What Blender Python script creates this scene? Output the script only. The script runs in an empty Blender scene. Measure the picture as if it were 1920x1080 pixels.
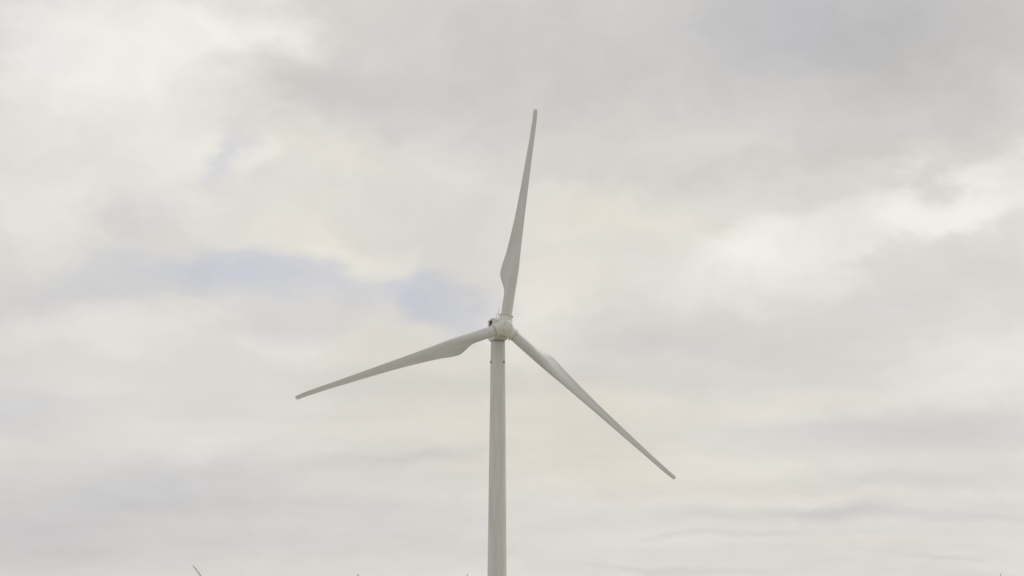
import bpy, bmesh, math, random
from mathutils import Vector, Matrix

R = math.radians
C = bpy.context.scene.collection
scene = bpy.context.scene

# ------------------------------------------------------------------ camera
cam_data = bpy.data.cameras.new("camera")
cam_data.lens = 117.720
cam_data.sensor_width = 36.0
cam_data.clip_start = 0.5
cam_data.clip_end = 60000.0
cam = bpy.data.objects.new("camera", cam_data)
C.objects.link(cam)
cam.matrix_world = Matrix.Translation((0, -650, 1.7)) @ Matrix([[0.9999836, -0.003957, -0.0041337], [-0.0046194, -0.1318655, -0.9912569], [0.0033773, 0.9912597, -0.1318816]]).to_4x4()
scene.camera = cam

# ------------------------------------------------------------------ exposure
vs = scene.view_settings
vs.view_transform = 'Standard'
vs.look = 'None'
vs.exposure = 0.0
vs.gamma = 1.0
vs.use_curve_mapping = False

# ------------------------------------------------------------------ sun, behind thin cloud
SUN_EL, SUN_AZ = 48.0, 50.0        # degrees above the horizon, clockwise from the view direction (+Y)
sd = bpy.data.lights.new("sun", 'SUN')
sd.energy = 1.0
sd.angle = R(16)
sd.color = (1.0, 0.96, 0.90)
sun = bpy.data.objects.new("sun", sd)
C.objects.link(sun)
to_sun = Vector((math.sin(R(SUN_AZ)) * math.cos(R(SUN_EL)), math.cos(R(SUN_AZ)) * math.cos(R(SUN_EL)), math.sin(R(SUN_EL))))
sun.rotation_euler = to_sun.to_track_quat('Z', 'Y').to_euler()
sun.location = to_sun * 500

# ------------------------------------------------------------------ sky: daylight sky behind a broken cloud sheet
world = bpy.data.worlds.new("World")
scene.world = world
world.use_nodes = True
nt = world.node_tree
nt.nodes.clear()
N, L = nt.nodes.new, nt.links.new
SKY_STRENGTH = 0.1

def val(sock, v):
    if isinstance(v, bpy.types.NodeSocket):
        L(v, sock)
    else:
        sock.default_value = v

def mth(op, a, b=0.0, c=None, clamp=False):
    n = N('ShaderNodeMath'); n.operation = op; n.use_clamp = clamp
    val(n.inputs[0], a); val(n.inputs[1], b)
    if c is not None: val(n.inputs[2], c)
    return n.outputs[0]

def comb(x, y, z):
    n = N('ShaderNodeCombineXYZ')
    val(n.inputs[0], x); val(n.inputs[1], y); val(n.inputs[2], z)
    return n.outputs[0]

def vmth(op, a, b):
    n = N('ShaderNodeVectorMath'); n.operation = op
    val(n.inputs[0], a); val(n.inputs[1], b)
    return n.outputs[0]

def noise(vec, scale, detail=5.0, rough=0.55):
    n = N('ShaderNodeTexNoise')
    n.inputs['Scale'].default_value = scale
    n.inputs['Detail'].default_value = detail
    n.inputs['Roughness'].default_value = rough
    L(vec, n.inputs['Vector'])
    return n

tc = N('ShaderNodeTexCoord')
direction = tc.outputs['Generated']
sep = N('ShaderNodeSeparateXYZ'); L(direction, sep.inputs[0])
az = mth('MULTIPLY', mth('ARCTAN2', sep.outputs[0], sep.outputs[1]), 57.29578)   # degrees
el = mth('MULTIPLY', mth('ARCSINE', sep.outputs[2]), 57.29578)
sph = comb(az, el, 0.0)

# ragged edges: the cloud masses are pushed about by noise
hi = N('ShaderNodeMapRange'); hi.interpolation_type = 'SMOOTHSTEP'    # 0 in the far, streaky sheet, 1 in the nearer heaped cloud
hi.inputs['From Min'].default_value = 4.0; hi.inputs['From Max'].default_value = 9.0
L(el, hi.inputs['Value'])
high = hi.outputs[0]
low = mth('SUBTRACT', 1.0, high)
wn = noise(vmth('MULTIPLY', sph, (0.85, 1.5, 1.0)), 0.62, 7.0, 0.60)
warp = vmth('MULTIPLY', vmth('SUBTRACT', wn.outputs['Color'], (0.5, 0.5, 0.5)), comb(2.6, mth('MULTIPLY_ADD', high, 1.3, 0.6), 0.0))
pos = vmth('ADD', sph, warp)

# cloud masses: azimuth, elevation, half width, half height, turn (all degrees), lighter/darker, cooler/warmer, width of the flat core
CLOUDS = [
    (-6.71, 11.39, 3.47, 1.83, 0, 17, -1, 0.1),
    (-4.51, 12.21, 1.73, 0.91, 0, 14, 0, 0.2),
    (-8.09, 11.80, 3.01, 2.10, 0, 5, 2, 0),
    (-7.50, 9.74, 4.20, 1.83, 0, 8, 0, 0),
    (-5.89, 11.86, 2.74, 1.00, -5, 5, -1, 0.3),
    (-3.49, 12.00, 1.10, 0.82, 0, 7, -1, 0),
    (-3.48, 10.96, 3.01, 0.91, -12, -7, 0, 0),
    (-1.07, 10.76, 4.20, 1.28, 0, -8, 1, 0),
    (2.92, 11.67, 8.67, 3.01, 0, -13, 2, 0),
    (7.99, 11.96, 6.39, 2.74, 0, -19, 2, 0),
    (5.23, 11.92, 2.74, 1.55, 0, -4, 2, 0),
    (6.15, 11.00, 3.01, 0.55, 4, 3, -1, 0),
    (2.91, 10.13, 2.74, 0.73, 0, 3, -1, 0),
    (7.58, 8.72, 3.92, 1.10, 10, 6, -1, 0),
    (6.30, 8.69, 3.47, 0.73, 14, 9, 0, 0.4),
    (8.22, 9.16, 2.37, 0.73, 12, 9, 0, 0.4),
    (4.19, 7.89, 2.74, 0.87, 0, 10, 0, 0.2),
    (4.01, 8.39, 1.64, 0.55, 20, 5, 0, 0.3),
    (2.91, 8.76, 2.74, 0.82, 0, 4, -3, 0),
    (1.53, 8.86, 2.01, 0.64, 0, 3, -3, 0.1),
    (0.98, 7.67, 2.10, 1.10, 0, 4, -4, 0),
    (1.99, 9.50, 4.56, 0.55, 0, -3, 0, 0),
    (5.40, 9.75, 3.83, 0.50, 8, -7, 0, 0),
    (3.18, 8.13, 1.00, 0.46, -10, -3, 0, 0.2),
    (7.02, 7.14, 3.83, 0.73, 0, -2, 1, 0),
    (8.54, 6.17, 2.56, 0.91, 0, 9, 0, 0.1),
    (7.27, 5.73, 1.83, 0.37, 5, 4, 0, 0.2),
    (3.36, 6.58, 4.38, 0.73, 0, -9, 1, 0),
    (2.44, 5.92, 3.83, 0.37, 0, -6, 0, 0.2),
    (4.27, 5.53, 5.84, 0.46, 0, 3, -3, 0.2),
    (7.17, 5.15, 3.29, 0.55, 0, -6, 3, 0),
    (2.90, 4.39, 5.11, 0.82, 0, 3, -4, 0),
    (4.71, 3.74, 3.29, 0.20, 0, -7, 1, 0),
    (5.71, 3.80, 1.28, 0.13, 0, -3, 1, 0.1),
    (7.69, 3.67, 3.65, 0.15, -2, -6, 2, 0.1),
    (7.59, 3.00, 1.37, 0.09, 0, -6, 1, 0.1),
    (2.89, 2.80, 2.01, 0.11, -3, -6, 1, 0.2),
    (3.62, 3.38, 1.64, 0.09, 2, -5, 1, 0.2),
    (6.53, 4.29, 3.65, 0.27, 0, -4, 1, 0.1),
    (5.16, 3.30, 4.56, 0.13, 0, 3, -2, 0.2),
    (6.07, 4.02, 4.56, 0.15, 0, 3, -2, 0.2),
    (0.61, 6.80, 1.46, 1.19, 0, 10, -2, 0),
    (-4.08, 7.72, 2.01, 0.78, 0, -6, 7.5, 0.15),
    (-5.55, 7.84, 2.56, 0.78, 0, -2, 5, 0),
    (-7.44, 7.35, 2.92, 0.82, 0, -6, 4, 0),
    (-0.68, 7.25, 1.64, 0.73, -15, -8, 8.5, 0.2),
    (-2.06, 7.38, 1.73, 0.64, 0, -5, 5, 0.1),
    (-3.57, 6.82, 1.37, 0.46, 0, -5, 4, 0.1),
    (-4.66, 9.76, 0.59, 0.87, -20, -7, 5.5, 0.15),
    (-6.38, 8.78, 1.10, 0.68, 0, -6, 3, 0),
    (-4.20, 9.63, 0.55, 0.55, 0, 6, -1, 0.1),
    (-5.58, 9.79, 1.64, 1.19, 0, 5, -1, 0),
    (-5.03, 10.07, 0.55, 0.55, 0, 3, 0, 0.2),
    (-2.91, 9.74, 2.92, 0.82, -10, 5, -3, 0),
    (-3.45, 8.55, 2.37, 0.82, 0, 4, -3, 0.1),
    (-8.02, 8.74, 2.37, 1.10, 0, 4, -1, 0),
    (-2.16, 7.93, 1.37, 0.46, -20, 4, -3, 0.3),
    (-2.33, 6.65, 3.83, 0.82, 0, 1, -2, 0.1),
    (-6.44, 6.78, 2.74, 0.73, 0, 8, -1, 0.2),
    (-3.08, 8.19, 1.10, 0.46, 0, 3, -1, 0),
    (-3.61, 6.64, 1.10, 0.37, 0, 5, 0, 0.3),
    (-7.81, 3.33, 4.20, 1.64, 0, -13, 4, 0),
    (-5.76, 4.25, 3.29, 0.82, 0, -7, 3, 0),
    (-3.39, 3.64, 5.11, 1.19, 0, -8, 2, 0),
    (-8.21, 5.39, 2.37, 0.82, 0, -6, 4, 0),
    (-5.50, 4.89, 2.74, 0.41, 0, 4, -1, 0.1),
    (-7.32, 5.77, 1.46, 0.37, 0, 4, -1, 0),
    (-0.76, 5.38, 4.20, 1.83, 0, -2, -4, 0),
    (1.53, 4.85, 3.10, 1.37, 0, -2, -3, 0),
    (-1.59, 5.93, 2.74, 0.46, 0, -5, 1, 0),
    (-1.94, 4.65, 2.37, 0.27, 0, -5, 2, 0),
    (-1.03, 4.75, 1.83, 0.18, 3, -4, 2, 0.1),
    (-2.59, 5.19, 2.74, 0.23, 0, 3, -1, 0.2),
]
lum = None
cool = None
for (a, e, w, h, rot, dl, db, core) in CLOUDS:
    m = N('ShaderNodeMapping'); m.vector_type = 'TEXTURE'
    m.inputs['Location'].default_value = (a, e, 0)
    m.inputs['Rotation'].default_value = (0, 0, R(rot))
    m.inputs['Scale'].default_value = (w, h, 1)
    L(pos, m.inputs['Vector'])
    ln = N('ShaderNodeVectorMath'); ln.operation = 'LENGTH'
    L(m.outputs[0], ln.inputs[0])
    mr = N('ShaderNodeMapRange'); mr.interpolation_type = 'SMOOTHSTEP'
    mr.inputs['From Min'].default_value = core
    mr.inputs['From Max'].default_value = 1.0
    mr.inputs['To Min'].default_value = 1.0
    mr.inputs['To Max'].default_value = 0.0
    L(ln.outputs['Value'], mr.inputs['Value'])
    f = mr.outputs[0]
    lum = mth('MULTIPLY', f, float(dl)) if lum is None else mth('MULTIPLY_ADD', f, float(dl), lum)
    if db:
        cool = mth('MULTIPLY', f, float(db)) if cool is None else mth('MULTIPLY_ADD', f, float(db), cool)

# cloud detail seen on a level sheet, so it flattens into streaks towards the horizon
zc = mth('MAXIMUM', sep.outputs[2], 0.02)
sheet = comb(mth('DIVIDE', sep.outputs[0], mth('ADD', zc, 0.05)), mth('DIVIDE', sep.outputs[1], mth('ADD', zc, 0.05)), 0.0)
n1 = noise(sheet, 1.5, 8.0, 0.60)
n2 = noise(vmth('MULTIPLY', pos, (0.7, 1.25, 1.0)), 0.55, 6.0, 0.55)
n3 = noise(vmth('MULTIPLY', sph, (1.0, 1.3, 1.0)), 0.09, 4.0, 0.5)
lum = mth('ADD', lum, mth('MULTIPLY', mth('SUBTRACT', n1.outputs['Fac'], 0.5), mth('MULTIPLY_ADD', low, 13.0, 5.0)))
lum = mth('ADD', lum, mth('MULTIPLY', mth('SUBTRACT', n2.outputs['Fac'], 0.5), 13.0))
n4 = noise(vmth('MULTIPLY', pos, (0.7, 1.8, 1.0)), 1.5, 7.0, 0.58)
lum = mth('ADD', lum, mth('MULTIPLY', mth('SUBTRACT', n4.outputs['Fac'], 0.5), mth('MULTIPLY', low, 12.0)))
# heaped cloud: billows with a firmer edge
nb = noise(vmth('ADD', sph, vmth('MULTIPLY', warp, (.55, .55, 0))), 0.36, 4.0, 0.50)
pb = N('ShaderNodeMapRange'); pb.interpolation_type = 'SMOOTHSTEP'
pb.inputs['From Min'].default_value = 0.43; pb.inputs['From Max'].default_value = 0.57
pb.inputs['To Min'].default_value = -2.0; pb.inputs['To Max'].default_value = 2.0
L(nb.outputs['Fac'], pb.inputs['Value'])
lum = mth('ADD', lum, mth('MULTIPLY', pb.outputs[0], mth('MULTIPLY_ADD', high, 0.75, 0.25)))
n5 = noise(vmth('ADD', sph, vmth('MULTIPLY', warp, (.8, .8, 0))), 1.3, 8.0, 0.60)
lum = mth('ADD', lum, mth('MULTIPLY', mth('SUBTRACT', n5.outputs['Fac'], 0.5), mth('MULTIPLY', high, 9.0)))
overhead_dim = N('ShaderNodeMapRange'); overhead_dim.interpolation_type = 'SMOOTHSTEP'      # unseen sky overhead, darkened to cut the light from above
overhead_dim.inputs['From Min'].default_value = 10.0; overhead_dim.inputs['From Max'].default_value = 40.0
overhead_dim.inputs['To Min'].default_value = 0.0; overhead_dim.inputs['To Max'].default_value = -14.0
L(el, overhead_dim.inputs['Value'])
lum = mth('ADD', lum, overhead_dim.outputs[0])
tone = N('ShaderNodeSeparateColor'); L(n2.outputs['Color'], tone.inputs[0])
cool = mth('ADD', cool, mth('MULTIPLY', mth('SUBTRACT', tone.outputs[1], 0.5), 2.5))
cool = mth('MULTIPLY', cool, 1.0)

blue = mth('MAXIMUM', cool, 0.0)       # thin cloud with blue air showing through
cream = mth('MINIMUM', cool, 0.0)      # cloud lit warm

def chan(base, kb, kc):
    v = mth('MULTIPLY_ADD', cream, kc, mth('MULTIPLY_ADD', blue, kb, base))
    v = mth('ADD', v, lum)
    v = mth('DIVIDE', v, 255.0)
    return mth('DIVIDE', mth('POWER', v, 2.2), SKY_STRENGTH)

cloud = N('ShaderNodeCombineColor')
L(chan(219.2, -0.75, -0.35), cloud.inputs[0])
L(chan(215.7, -0.35, -0.20), cloud.inputs[1])
L(chan(210.4, 0.9, 0.8), cloud.inputs[2])

sky = N('ShaderNodeTexSky')
sky.sky_type = 'NISHITA'
sky.sun_disc = False
sky.sun_elevation = R(SUN_EL)
sky.sun_rotation = R(SUN_AZ)
sky.dust_density = 2.0
cover = mth('SUBTRACT', 0.99, mth('MULTIPLY', mth('MAXIMUM', cool, 0.0), 0.012))
mixc = N('ShaderNodeMix'); mixc.data_type = 'RGBA'
L(cover, mixc.inputs['Factor'])
L(sky.outputs[0], mixc.inputs['A'])
L(cloud.outputs[0], mixc.inputs['B'])
bg = N('ShaderNodeBackground')
bg.inputs['Strength'].default_value = SKY_STRENGTH
L(mixc.outputs['Result'], bg.inputs['Color'])
out = N('ShaderNodeOutputWorld')
L(bg.outputs[0], out.inputs['Surface'])

# ------------------------------------------------------------------ materials
def material(name, base, rough=0.5, metal=0.0, vary=None, scale=1.0, bump=0.0, stretch=(1, 1, 1), detail=6):
    m = bpy.data.materials.new(name)
    m.use_nodes = True
    t = m.node_tree
    p = t.nodes['Principled BSDF']
    p.inputs['Base Color'].default_value = (*base, 1)
    p.inputs['Roughness'].default_value = rough
    p.inputs['Metallic'].default_value = metal
    if vary:
        c = t.nodes.new('ShaderNodeTexCoord')
        mp = t.nodes.new('ShaderNodeMapping'); mp.inputs['Scale'].default_value = stretch
        n = t.nodes.new('ShaderNodeTexNoise')
        n.inputs['Scale'].default_value = scale
        n.inputs['Detail'].default_value = detail
        r = t.nodes.new('ShaderNodeValToRGB')
        r.color_ramp.elements[0].position = 0.32
        r.color_ramp.elements[0].color = (*vary, 1)
        r.color_ramp.elements[1].position = 0.66
        r.color_ramp.elements[1].color = (*base, 1)
        t.links.new(c.outputs['Object'], mp.inputs[0])
        t.links.new(mp.outputs[0], n.inputs['Vector'])
        t.links.new(n.outputs['Fac'], r.inputs[0])
        t.links.new(r.outputs[0], p.inputs['Base Color'])
        if bump:
            b = t.nodes.new('ShaderNodeBump'); b.inputs['Strength'].default_value = bump
            b.inputs['Distance'].default_value = 0.05
            t.links.new(n.outputs['Fac'], b.inputs['Height'])
            t.links.new(b.outputs[0], p.inputs['Normal'])
    return m

M_TOWER = material('tower_paint', (.69, .70, .72), .5, vary=(.60, .60, .60), scale=.5, stretch=(1.6, 1.6, .22))
M_BLADE = material('blade_gelcoat', (.65, .66, .68), .5, vary=(.58, .58, .58), scale=.6, stretch=(1.5, 1.5, .25))
M_HUB = material('hub_paint', (.76, .77, .76), .42, vary=(.62, .62, .59), scale=1.1)
M_NAC = material('nacelle_shell', (.65, .65, .63), .5, vary=(.60, .60, .575), scale=.7)
M_RING = material('dull_steel', (.46, .455, .43), .55, .1, vary=(.38, .38, .35), scale=4)
M_DARK = material('black_louvre', (.018, .018, .018), .7, vary=(.03, .03, .03), scale=5)
M_SENSOR = material('grey_sensor', (.22, .22, .21), .5, .4, vary=(.16, .16, .16), scale=6)
M_CONC = material('concrete', (.34, .33, .30), .9, vary=(.25, .24, .22), scale=1.4, bump=.3)
M_GROUND = material('dry_grassland', (.44, .42, .325), .95, vary=(.33, .315, .235), scale=.02, bump=.2, detail=12)

# ------------------------------------------------------------------ mesh helpers
def mesh_obj(name, bm, mat, parent=None, smooth=True, loc=None):
    me = bpy.data.meshes.new(name)
    bmesh.ops.recalc_face_normals(bm, faces=bm.faces)
    bm.to_mesh(me); bm.free()
    me.materials.append(mat)
    for p in me.polygons: p.use_smooth = smooth
    if smooth:
        me.set_sharp_from_angle(angle=R(38))
    o = bpy.data.objects.new(name, me)
    C.objects.link(o)
    if parent: o.parent = parent
    if loc: o.location = loc
    return o

def rings(bm, prof, seg=64, mat=Matrix.Identity(4), cap=True):
    """surface of revolution about z from (radius, z) pairs"""
    loops = []
    for r, z in prof:
        if r < 1e-5:
            loops.append([bm.verts.new(mat @ Vector((0, 0, z)))])
        else:
            loops.append([bm.verts.new(mat @ Vector((r * math.cos(2 * math.pi * k / seg), r * math.sin(2 * math.pi * k / seg), z))) for k in range(seg)])
    for a, b in zip(loops, loops[1:]):
        for k in range(seg):
            k2 = (k + 1) % seg
            if len(a) == 1 and len(b) == 1: continue
            if len(a) == 1: bm.faces.new((a[0], b[k], b[k2]))
            elif len(b) == 1: bm.faces.new((a[k], a[k2], b[0]))
            else: bm.faces.new((a[k], a[k2], b[k2], b[k]))
    if cap:
        if len(loops[0]) > 1: bm.faces.new(loops[0][::-1])
        if len(loops[-1]) > 1: bm.faces.new(loops[-1])
    return loops

def box(bm, sx, sy, sz, mat=Matrix.Identity(4), bev=0.0):
    r = bmesh.ops.create_cube(bm, size=1.0, matrix=mat @ Matrix.Diagonal((sx, sy, sz, 1)))
    if bev:
        es = list({e for v in r['verts'] for e in v.link_edges})
        bmesh.ops.bevel(bm, geom=es, offset=bev, segments=3, profile=.5, affect='EDGES')

def lerp_table(tab, r):
    if r <= tab[0][0]: return tab[0][1]
    for (a, va), (b, vb) in zip(tab, tab[1:]):
        if r <= b:
            t = (r - a) / (b - a)
            return va + (vb - va) * t
    return tab[-1][1]

def smooth_table(tab, r):
    """monotone cubic (Hermite) interpolation"""
    n = len(tab)
    if r <= tab[0][0]: return tab[0][1]
    if r >= tab[-1][0]: return tab[-1][1]
    s = [(tab[i+1][1] - tab[i][1]) / (tab[i+1][0] - tab[i][0]) for i in range(n-1)]
    m = [s[0]] + [0.0 if s[i-1] * s[i] <= 0 else 2 * s[i-1] * s[i] / (s[i-1] + s[i]) for i in range(1, n-1)] + [s[-1]]
    for i in range(n-1):
        if r <= tab[i+1][0]:
            h = tab[i+1][0] - tab[i][0]; t = (r - tab[i][0]) / h
            return ((2*t**3 - 3*t**2 + 1) * tab[i][1] + (t**3 - 2*t**2 + t) * h * m[i]
                    + (-2*t**3 + 3*t**2) * tab[i+1][1] + (t**3 - t**2) * h * m[i+1])

# ------------------------------------------------------------------ blade: circular root lofted into a twisted aerofoil
ROOT = 2.45
CHORD = [(2.4, 2.12), (6.2, 2.12), (7.3, 2.22), (8.4, 2.62), (9.6, 3.22), (10.8, 3.50), (12.2, 3.38), (14.2, 2.95), (17, 2.52), (20, 2.17),
         (24, 1.80), (29, 1.48), (34, 1.22), (39, 1.0), (42.5, .90), (44.0, .84), (44.75, .76), (45.0, .58)]
LEAD = [(2.4, 1.06), (6.2, 1.06), (9, 1.10), (11.5, 1.12), (16.4, .95), (22.8, .78), (33.5, .56), (43, .40), (45, .22)]
THICK = [(2.4, 1.0), (6.0, 1.0), (7.6, .82), (9.4, .56), (11.2, .40), (14, .31), (19, .25), (26, .21), (36, .18), (45, .15)]
ROUND = [(2.4, 1.0), (5.6, 1.0), (7.4, .75), (9.4, .25), (11.5, .0), (45, .0)]
TWIST = [(2.4, 17.0), (8, 17.0), (11, 15.0), (15, 10.5), (20, 7.0), (28, 3.5), (36, 1.2), (45, -0.5)]
PITCH = 2.0

def blade_mesh(n_ring=56, step=0.35):
    bm = bmesh.new()
    st = []
    r = ROOT
    while r < 44.0:
        st.append(r); r += step if r < 16 else step * 2.2
    st += [44.0, 44.35, 44.6, 44.8, 44.92, 45.0]
    prev = None
    for r in st:
        c = smooth_table(CHORD, r); le = smooth_table(LEAD, r); tk = smooth_table(THICK, r)
        w = max(0.0, min(1.0, smooth_table(ROUND, r))); tw = R(smooth_table(TWIST, r) + PITCH)
        camber = 0.035 * (1 - w)
        loop = []
        for k in range(n_ring):
            th = 2 * math.pi * k / n_ring
            x = (1 - math.cos(th)) / 2                 # 0 at leading edge, 1 at trailing edge
            sgn = 1 if th < math.pi else -1
            yt = 5 * tk * (.2969 * math.sqrt(x) - .1260 * x - .3516 * x*x + .2843 * x**3 - .1036 * x**4)
            yc = camber * 4 * x * (1 - x) - (.25 * camber if x > .7 else 0) * (x - .7)
            ya = yc + sgn * yt
            if sgn < 0: ya += .18 * tk * (1 - w) * max(0, (x - .45)) ** 1.3 * (1 - x) * 6 * .6    # hollow pressure side
            yr = math.sin(th) / 2 * tk
            y = ya * (1 - w) + yr * w
            X = le - x * c; Y = y * c
            loop.append(bm.verts.new((X * math.cos(tw) + Y * math.sin(tw), -X * math.sin(tw) + Y * math.cos(tw), r)))
        if prev:
            for k in range(n_ring):
                k2 = (k + 1) % n_ring
                bm.faces.new((prev[k], prev[k2], loop[k2], loop[k]))
        else:
            bm.faces.new(loop[::-1])
        prev = loop
    bm.faces.new(prev)
    return bm

# ------------------------------------------------------------------ one turbine
HUB_H, TILT, OVER = 80.0, R(5), 4.0
YAW = 0.329392            # the rotors face the wind, turned to the right of the camera

def rotor_frame():
    ax = Vector((0, -math.cos(TILT), math.sin(TILT)))   # upwind, in the turbine's own frame
    e1 = Vector((1, 0, 0))
    e2 = ax.cross(e1); e2 = e2 if e2.z > 0 else -e2
    return ax, e1, e2

def blade_matrix(angle):
    ax, e1, e2 = rotor_frame()
    d = e1 * math.sin(angle) + e2 * math.cos(angle)
    t = e1 * math.cos(angle) - e2 * math.sin(angle)
    y = -ax
    return Matrix.Translation((0, -OVER, HUB_H)) @ Matrix((t, y, d)).transposed().to_4x4()

def tower_radius(z):
    return 2.17 + (1.40 - 2.17) * z / 77.3

def hub_mesh(phase):
    bm = bmesh.new()
    ax, e1, e2 = rotor_frame()
    rot = Matrix((e1, -ax.cross(e1), ax)).transposed().to_4x4()     # z = upwind
    # cast body: a bulging barrel with a blunt nose
    rings(bm, [(0, -1.75), (1.1, -1.75), (1.4, -1.2), (1.52, -.3), (1.52, .45), (1.34, 1.12), (1.08, 1.42), (0, 1.54)], 48, rot, cap=False)
    for k in range(3):
        a = phase + k * 2 * math.pi / 3
        d = e1 * math.sin(a) + e2 * math.cos(a)
        t = e1 * math.cos(a) - e2 * math.sin(a)
        m = Matrix((t, -ax, d)).transposed().to_4x4()
        rings(bm, [(1.34, .2), (1.30, 1.3), (1.24, 2.2)], 48, m)
    return bm

def remeshed(name, bm, mat, parent, voxel, loc, smooth_iter=6):
    o = mesh_obj(name, bm, mat)
    md = o.modifiers.new('m', 'REMESH'); md.mode = 'VOXEL'; md.voxel_size = voxel; md.use_smooth_shade = True
    sm = o.modifiers.new('s', 'SMOOTH'); sm.iterations = smooth_iter; sm.factor = .5
    dg = bpy.context.evaluated_depsgraph_get()
    me = bpy.data.meshes.new_from_object(o.evaluated_get(dg))
    o.modifiers.clear()
    old = o.data; o.data = me; bpy.data.meshes.remove(old)
    for p in me.polygons: p.use_smooth = True
    o.parent = parent; o.location = loc
    return o

def nacelle_mesh():
    """shell swept from the rear (y=+) to the front, narrower towards the rear"""
    bm = bmesh.new()
    sect = [  # y, half width, z bottom, z top
        (3.50, .78, -1.60, 1.98), (3.47, .88, -1.70, 2.08), (3.38, .93, -1.76, 2.13), (1.6, 1.14, -2.08, 2.17), (0.2, 1.32, -2.22, 2.18),
        (-1.2, 1.42, -2.22, 2.10), (-1.9, 1.34, -2.05, 1.85), (-2.2, 1.1, -1.6, 1.45)]
    prev = None
    for y, hw, zb, zt in sect:
        loop = []
        rc = .14 * min(1, hw)
        for cx, cz, a0 in ((hw - rc, zt - rc, 0), (-hw + rc, zt - rc, 90), (-hw + rc, zb + rc, 180), (hw - rc, zb + rc, 270)):
            for j in range(6):
                a = R(a0 + 18 * j)
                loop.append(bm.verts.new((cx + rc * math.cos(a), y, cz + rc * math.sin(a))))
        if prev:
            n = len(loop)
            for k in range(n):
                k2 = (k + 1) % n
                bm.faces.new((prev[k], prev[k2], loop[k2], loop[k]))
        else:
            bm.faces.new(loop)
        prev = loop
    bm.faces.new(prev[::-1])
    return bm

def side_half_width(y):
    return lerp_table([(-1.2, 1.42), (0.2, 1.32), (1.6, 1.14), (3.38, .93)], y)

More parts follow.
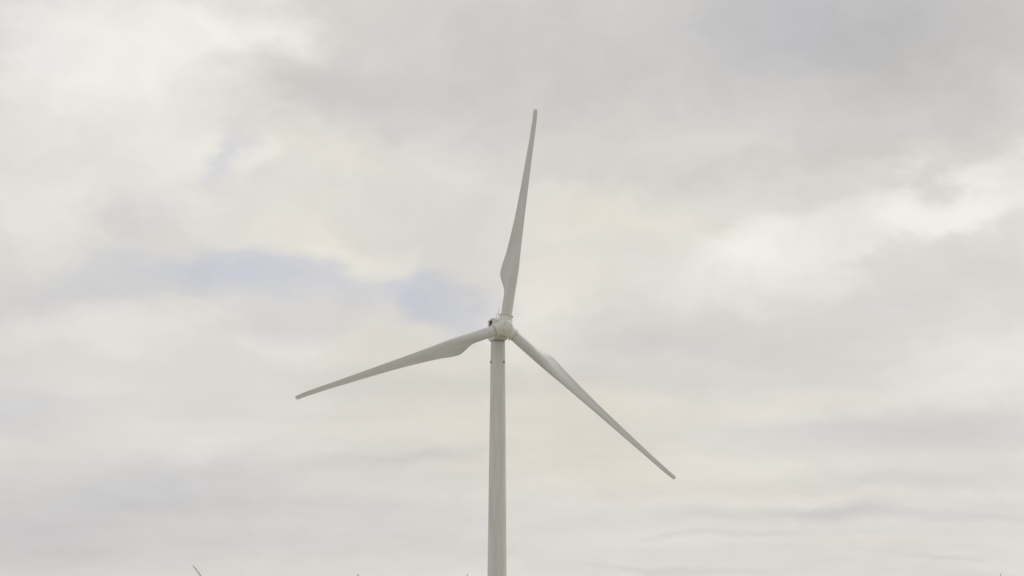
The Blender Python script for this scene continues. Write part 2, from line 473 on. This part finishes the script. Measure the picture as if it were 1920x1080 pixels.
def make_turbine(phase, label, group=None, detail=True, proto=None):
    root = bpy.data.objects.new('wind_turbine', None)
    C.objects.link(root)
    root.empty_display_size = 3
    root.rotation_euler = (0, 0, YAW)
    root['label'] = label; root['category'] = 'wind turbine'
    if group: root['group'] = group

    # tower
    bm = bmesh.new()
    prof = [(tower_radius(0), 0.25)]
    prof += [(tower_radius(z), z) for z in range(5, 77, 6)]
    prof += [(tower_radius(77.5), 77.5)]
    rings(bm, prof, 96)
    tower = mesh_obj('tower', bm, M_TOWER, root)
    bm = bmesh.new()
    rings(bm, [(3.6, 0), (3.6, .22), (3.5, .3), (2.19, .3), (2.19, .1)], 64, cap=False)
    mesh_obj('foundation', bm, M_CONC, root)
    # yaw ring under the nacelle
    bm = bmesh.new()
    rings(bm, [(1.36, 77.50), (1.45, 77.50), (1.45, 77.60), (1.28, 77.63), (1.26, 77.95)], 72)
    mesh_obj('yaw_ring', bm, M_RING, root)
    if detail:
        for deg in (-75, 45, 165):           # small marker lights round the tower, measured from the upwind side
            a = R(deg) - YAW + R(8)
            z = 73.55
            rr = tower_radius(z)
            m = Matrix.Rotation(a, 4, 'Z') @ Matrix.Translation((0, -rr - .08, z))
            bm = bmesh.new()
            box(bm, .30, .22, .16, m @ Matrix.Translation((0, .0, -.13)), .02)
            rings(bm, [(.11, -.05), (.12, .10), (.09, .20), (0, .24)], 16, m, cap=True)
            mesh_obj('marker_light', bm, M_SENSOR, root)

    # nacelle
    nac = mesh_obj('nacelle', nacelle_mesh(), M_NAC, root, loc=(0, 0, HUB_H))
    if detail:
        for s in (-1, 1):
            # louvred air vent in the side: a dark recessed panel, framed, with blades
            y0, y1 = -0.4, 1.75
            for nm, mt, dy, dz, out, th in (('vent', M_DARK, 0, 0, .0, .16),):
                bm = bmesh.new()
                yc = (y0 + y1) / 2
                xa, xb = side_half_width(y0), side_half_width(y1)
                ang = math.atan2(xb - xa, y1 - y0)
                m = Matrix.Translation((s * ((xa + xb) / 2 + out), yc, 1.15)) @ Matrix.Rotation(-s * ang, 4, 'Z')
                box(bm, th, y1 - y0, 1.15, m)
                vent = mesh_obj(nm, bm, mt, nac, smooth=False)
                for q in range(3):
                    bm = bmesh.new()
                    box(bm, .05, y1 - y0 - .05, .035, m @ Matrix.Translation((s * .085, 0, -.4 + .4 * q)) @ Matrix.Rotation(s * R(35), 4, 'Y'))
                    mesh_obj('louvre', bm, M_DARK, vent, smooth=False)
        # roof gear
        def rod(name, x, y, h, r, parent, head=False, base=2.05):
            bm = bmesh.new()
            m = Matrix.Translation((x, y, base))
            rings(bm, [(r * 2.2, 0), (r * 2.2, .12), (r, .14), (r * .8, h)], 12, m)
            if head:
                for k in range(3):
                    q = m @ Matrix.Translation((0, 0, h)) @ Matrix.Rotation(k * 2.094, 4, 'Z') @ Matrix.Translation((.14, 0, 0))
                    box(bm, .22, .02, .02, q)
                    bmesh.ops.create_uvsphere(bm, u_segments=10, v_segments=6, radius=.05, matrix=q @ Matrix.Translation((.12, 0, 0)))
            return mesh_obj(name, bm, M_SENSOR, parent)
        rod('lightning_rod', .35, .6, 2.1, .045, nac)
        rod('anemometer', -.05, .75, 1.15, .03, nac, head=True)
        bm = bmesh.new()
        box(bm, .34, .5, .26, Matrix.Translation((-.55, 2.2, 2.25)), .05)
        mesh_obj('roof_hatch', bm, M_NAC, nac)
        bm = bmesh.new()                       # gutter lip along the foot of the shell, sticking out at the rear
        box(bm, 2.05, .5, .12, Matrix.Translation((0, 2.1, -2.12)) @ Matrix.Rotation(R(8), 4, 'X'), .03)
        mesh_obj('service_bracket', bm, M_RING, nac)

    # hub
    ax, e1, e2 = rotor_frame()
    if proto is None or detail:
        hub = remeshed('hub', hub_mesh(phase), M_HUB, root, .05, (0, -OVER, HUB_H), 4)
    else:
        hub = remeshed('hub', hub_mesh(phase), M_HUB, root, .18, (0, -OVER, HUB_H), 2)
    if detail:
        bm = bmesh.new()
        rotm = Matrix((e1, -ax.cross(e1), ax)).transposed().to_4x4()
        rings(bm, [(.98, 1.36), (1.0, 1.50), (.94, 1.60), (.5, 1.68), (0, 1.70)], 40, rotm)
        mesh_obj('nose_cap', bm, M_HUB, hub)
    # blades
    bme = proto or None
    for k in range(3):
        m = blade_matrix(phase + k * 2 * math.pi / 3)
        if bme is None:
            b = mesh_obj('blade', blade_mesh(), M_BLADE, root)
            bme = b.data
        else:
            b = bpy.data.objects.new('blade', bme); C.objects.link(b); b.parent = root
        b.matrix_local = m
        if detail:
            bm = bmesh.new()
            rings(bm, [(1.20, 2.18), (1.35, 2.20), (1.37, 2.24), (1.37, 2.33), (1.35, 2.37), (1.08, 2.385), (1.08, 2.52)], 64)
            mesh_obj('root_collar', bm, M_HUB, b)
            bm = bmesh.new()
            rings(bm, [(1.068, 2.36), (1.068 + .045, 2.39), (1.068 + .045, 2.47), (1.068, 2.50)], 64)
            mesh_obj('bolt_ring', bm, M_RING, b)
    return root, bme

near, blade_data = make_turbine(0.173732, 'large white wind turbine standing nearest, its whole rotor in view')

# ------------------------------------------------------------------ turbines far behind, only blade tips reach into view
FAR = [(-184.1, 1672.6, -37), (-67.1, 1695.6, -46), (-17.9, 1964.0, -7), (385.1, 1928.9, 3)]
FAR_LABELS = [
    'far wind turbine at lower left, longest pale blade tip rising slanted from the bottom edge',
    'far wind turbine with a faint slanted tip, between the longest far tip and the tower',
    'far wind turbine whose upright blade tip shows just left of the big tower',
    'far wind turbine whose tiny upright blade tip shows at lower right']
for (x, y, a), lab in zip(FAR, FAR_LABELS):
    t, _ = make_turbine(R(a), lab, 'distant wind turbines of the wind farm', detail=False, proto=blade_data)
    t.location = (x, y, 0)

# ------------------------------------------------------------------ ground
bm = bmesh.new()
rnd = random.Random(4)
rings_r = [0, 12, 40, 100, 220, 420, 700, 1100, 1700, 2600, 4000, 7000, 12000, 20000]
SEG = 72
prev = [bm.verts.new((0, 0, 0))]
for r in rings_r[1:]:
    loop = [bm.verts.new((r * math.cos(2 * math.pi * k / SEG), r * math.sin(2 * math.pi * k / SEG), 0)) for k in range(SEG)]
    for k in range(SEG):
        k2 = (k + 1) % SEG
        if len(prev) == 1: bm.faces.new((prev[0], loop[k], loop[k2]))
        else: bm.faces.new((prev[k], loop[k], loop[k2], prev[k2]))
    prev = loop
g = mesh_obj('ground', bm, M_GROUND, smooth=False)
g['kind'] = 'structure'
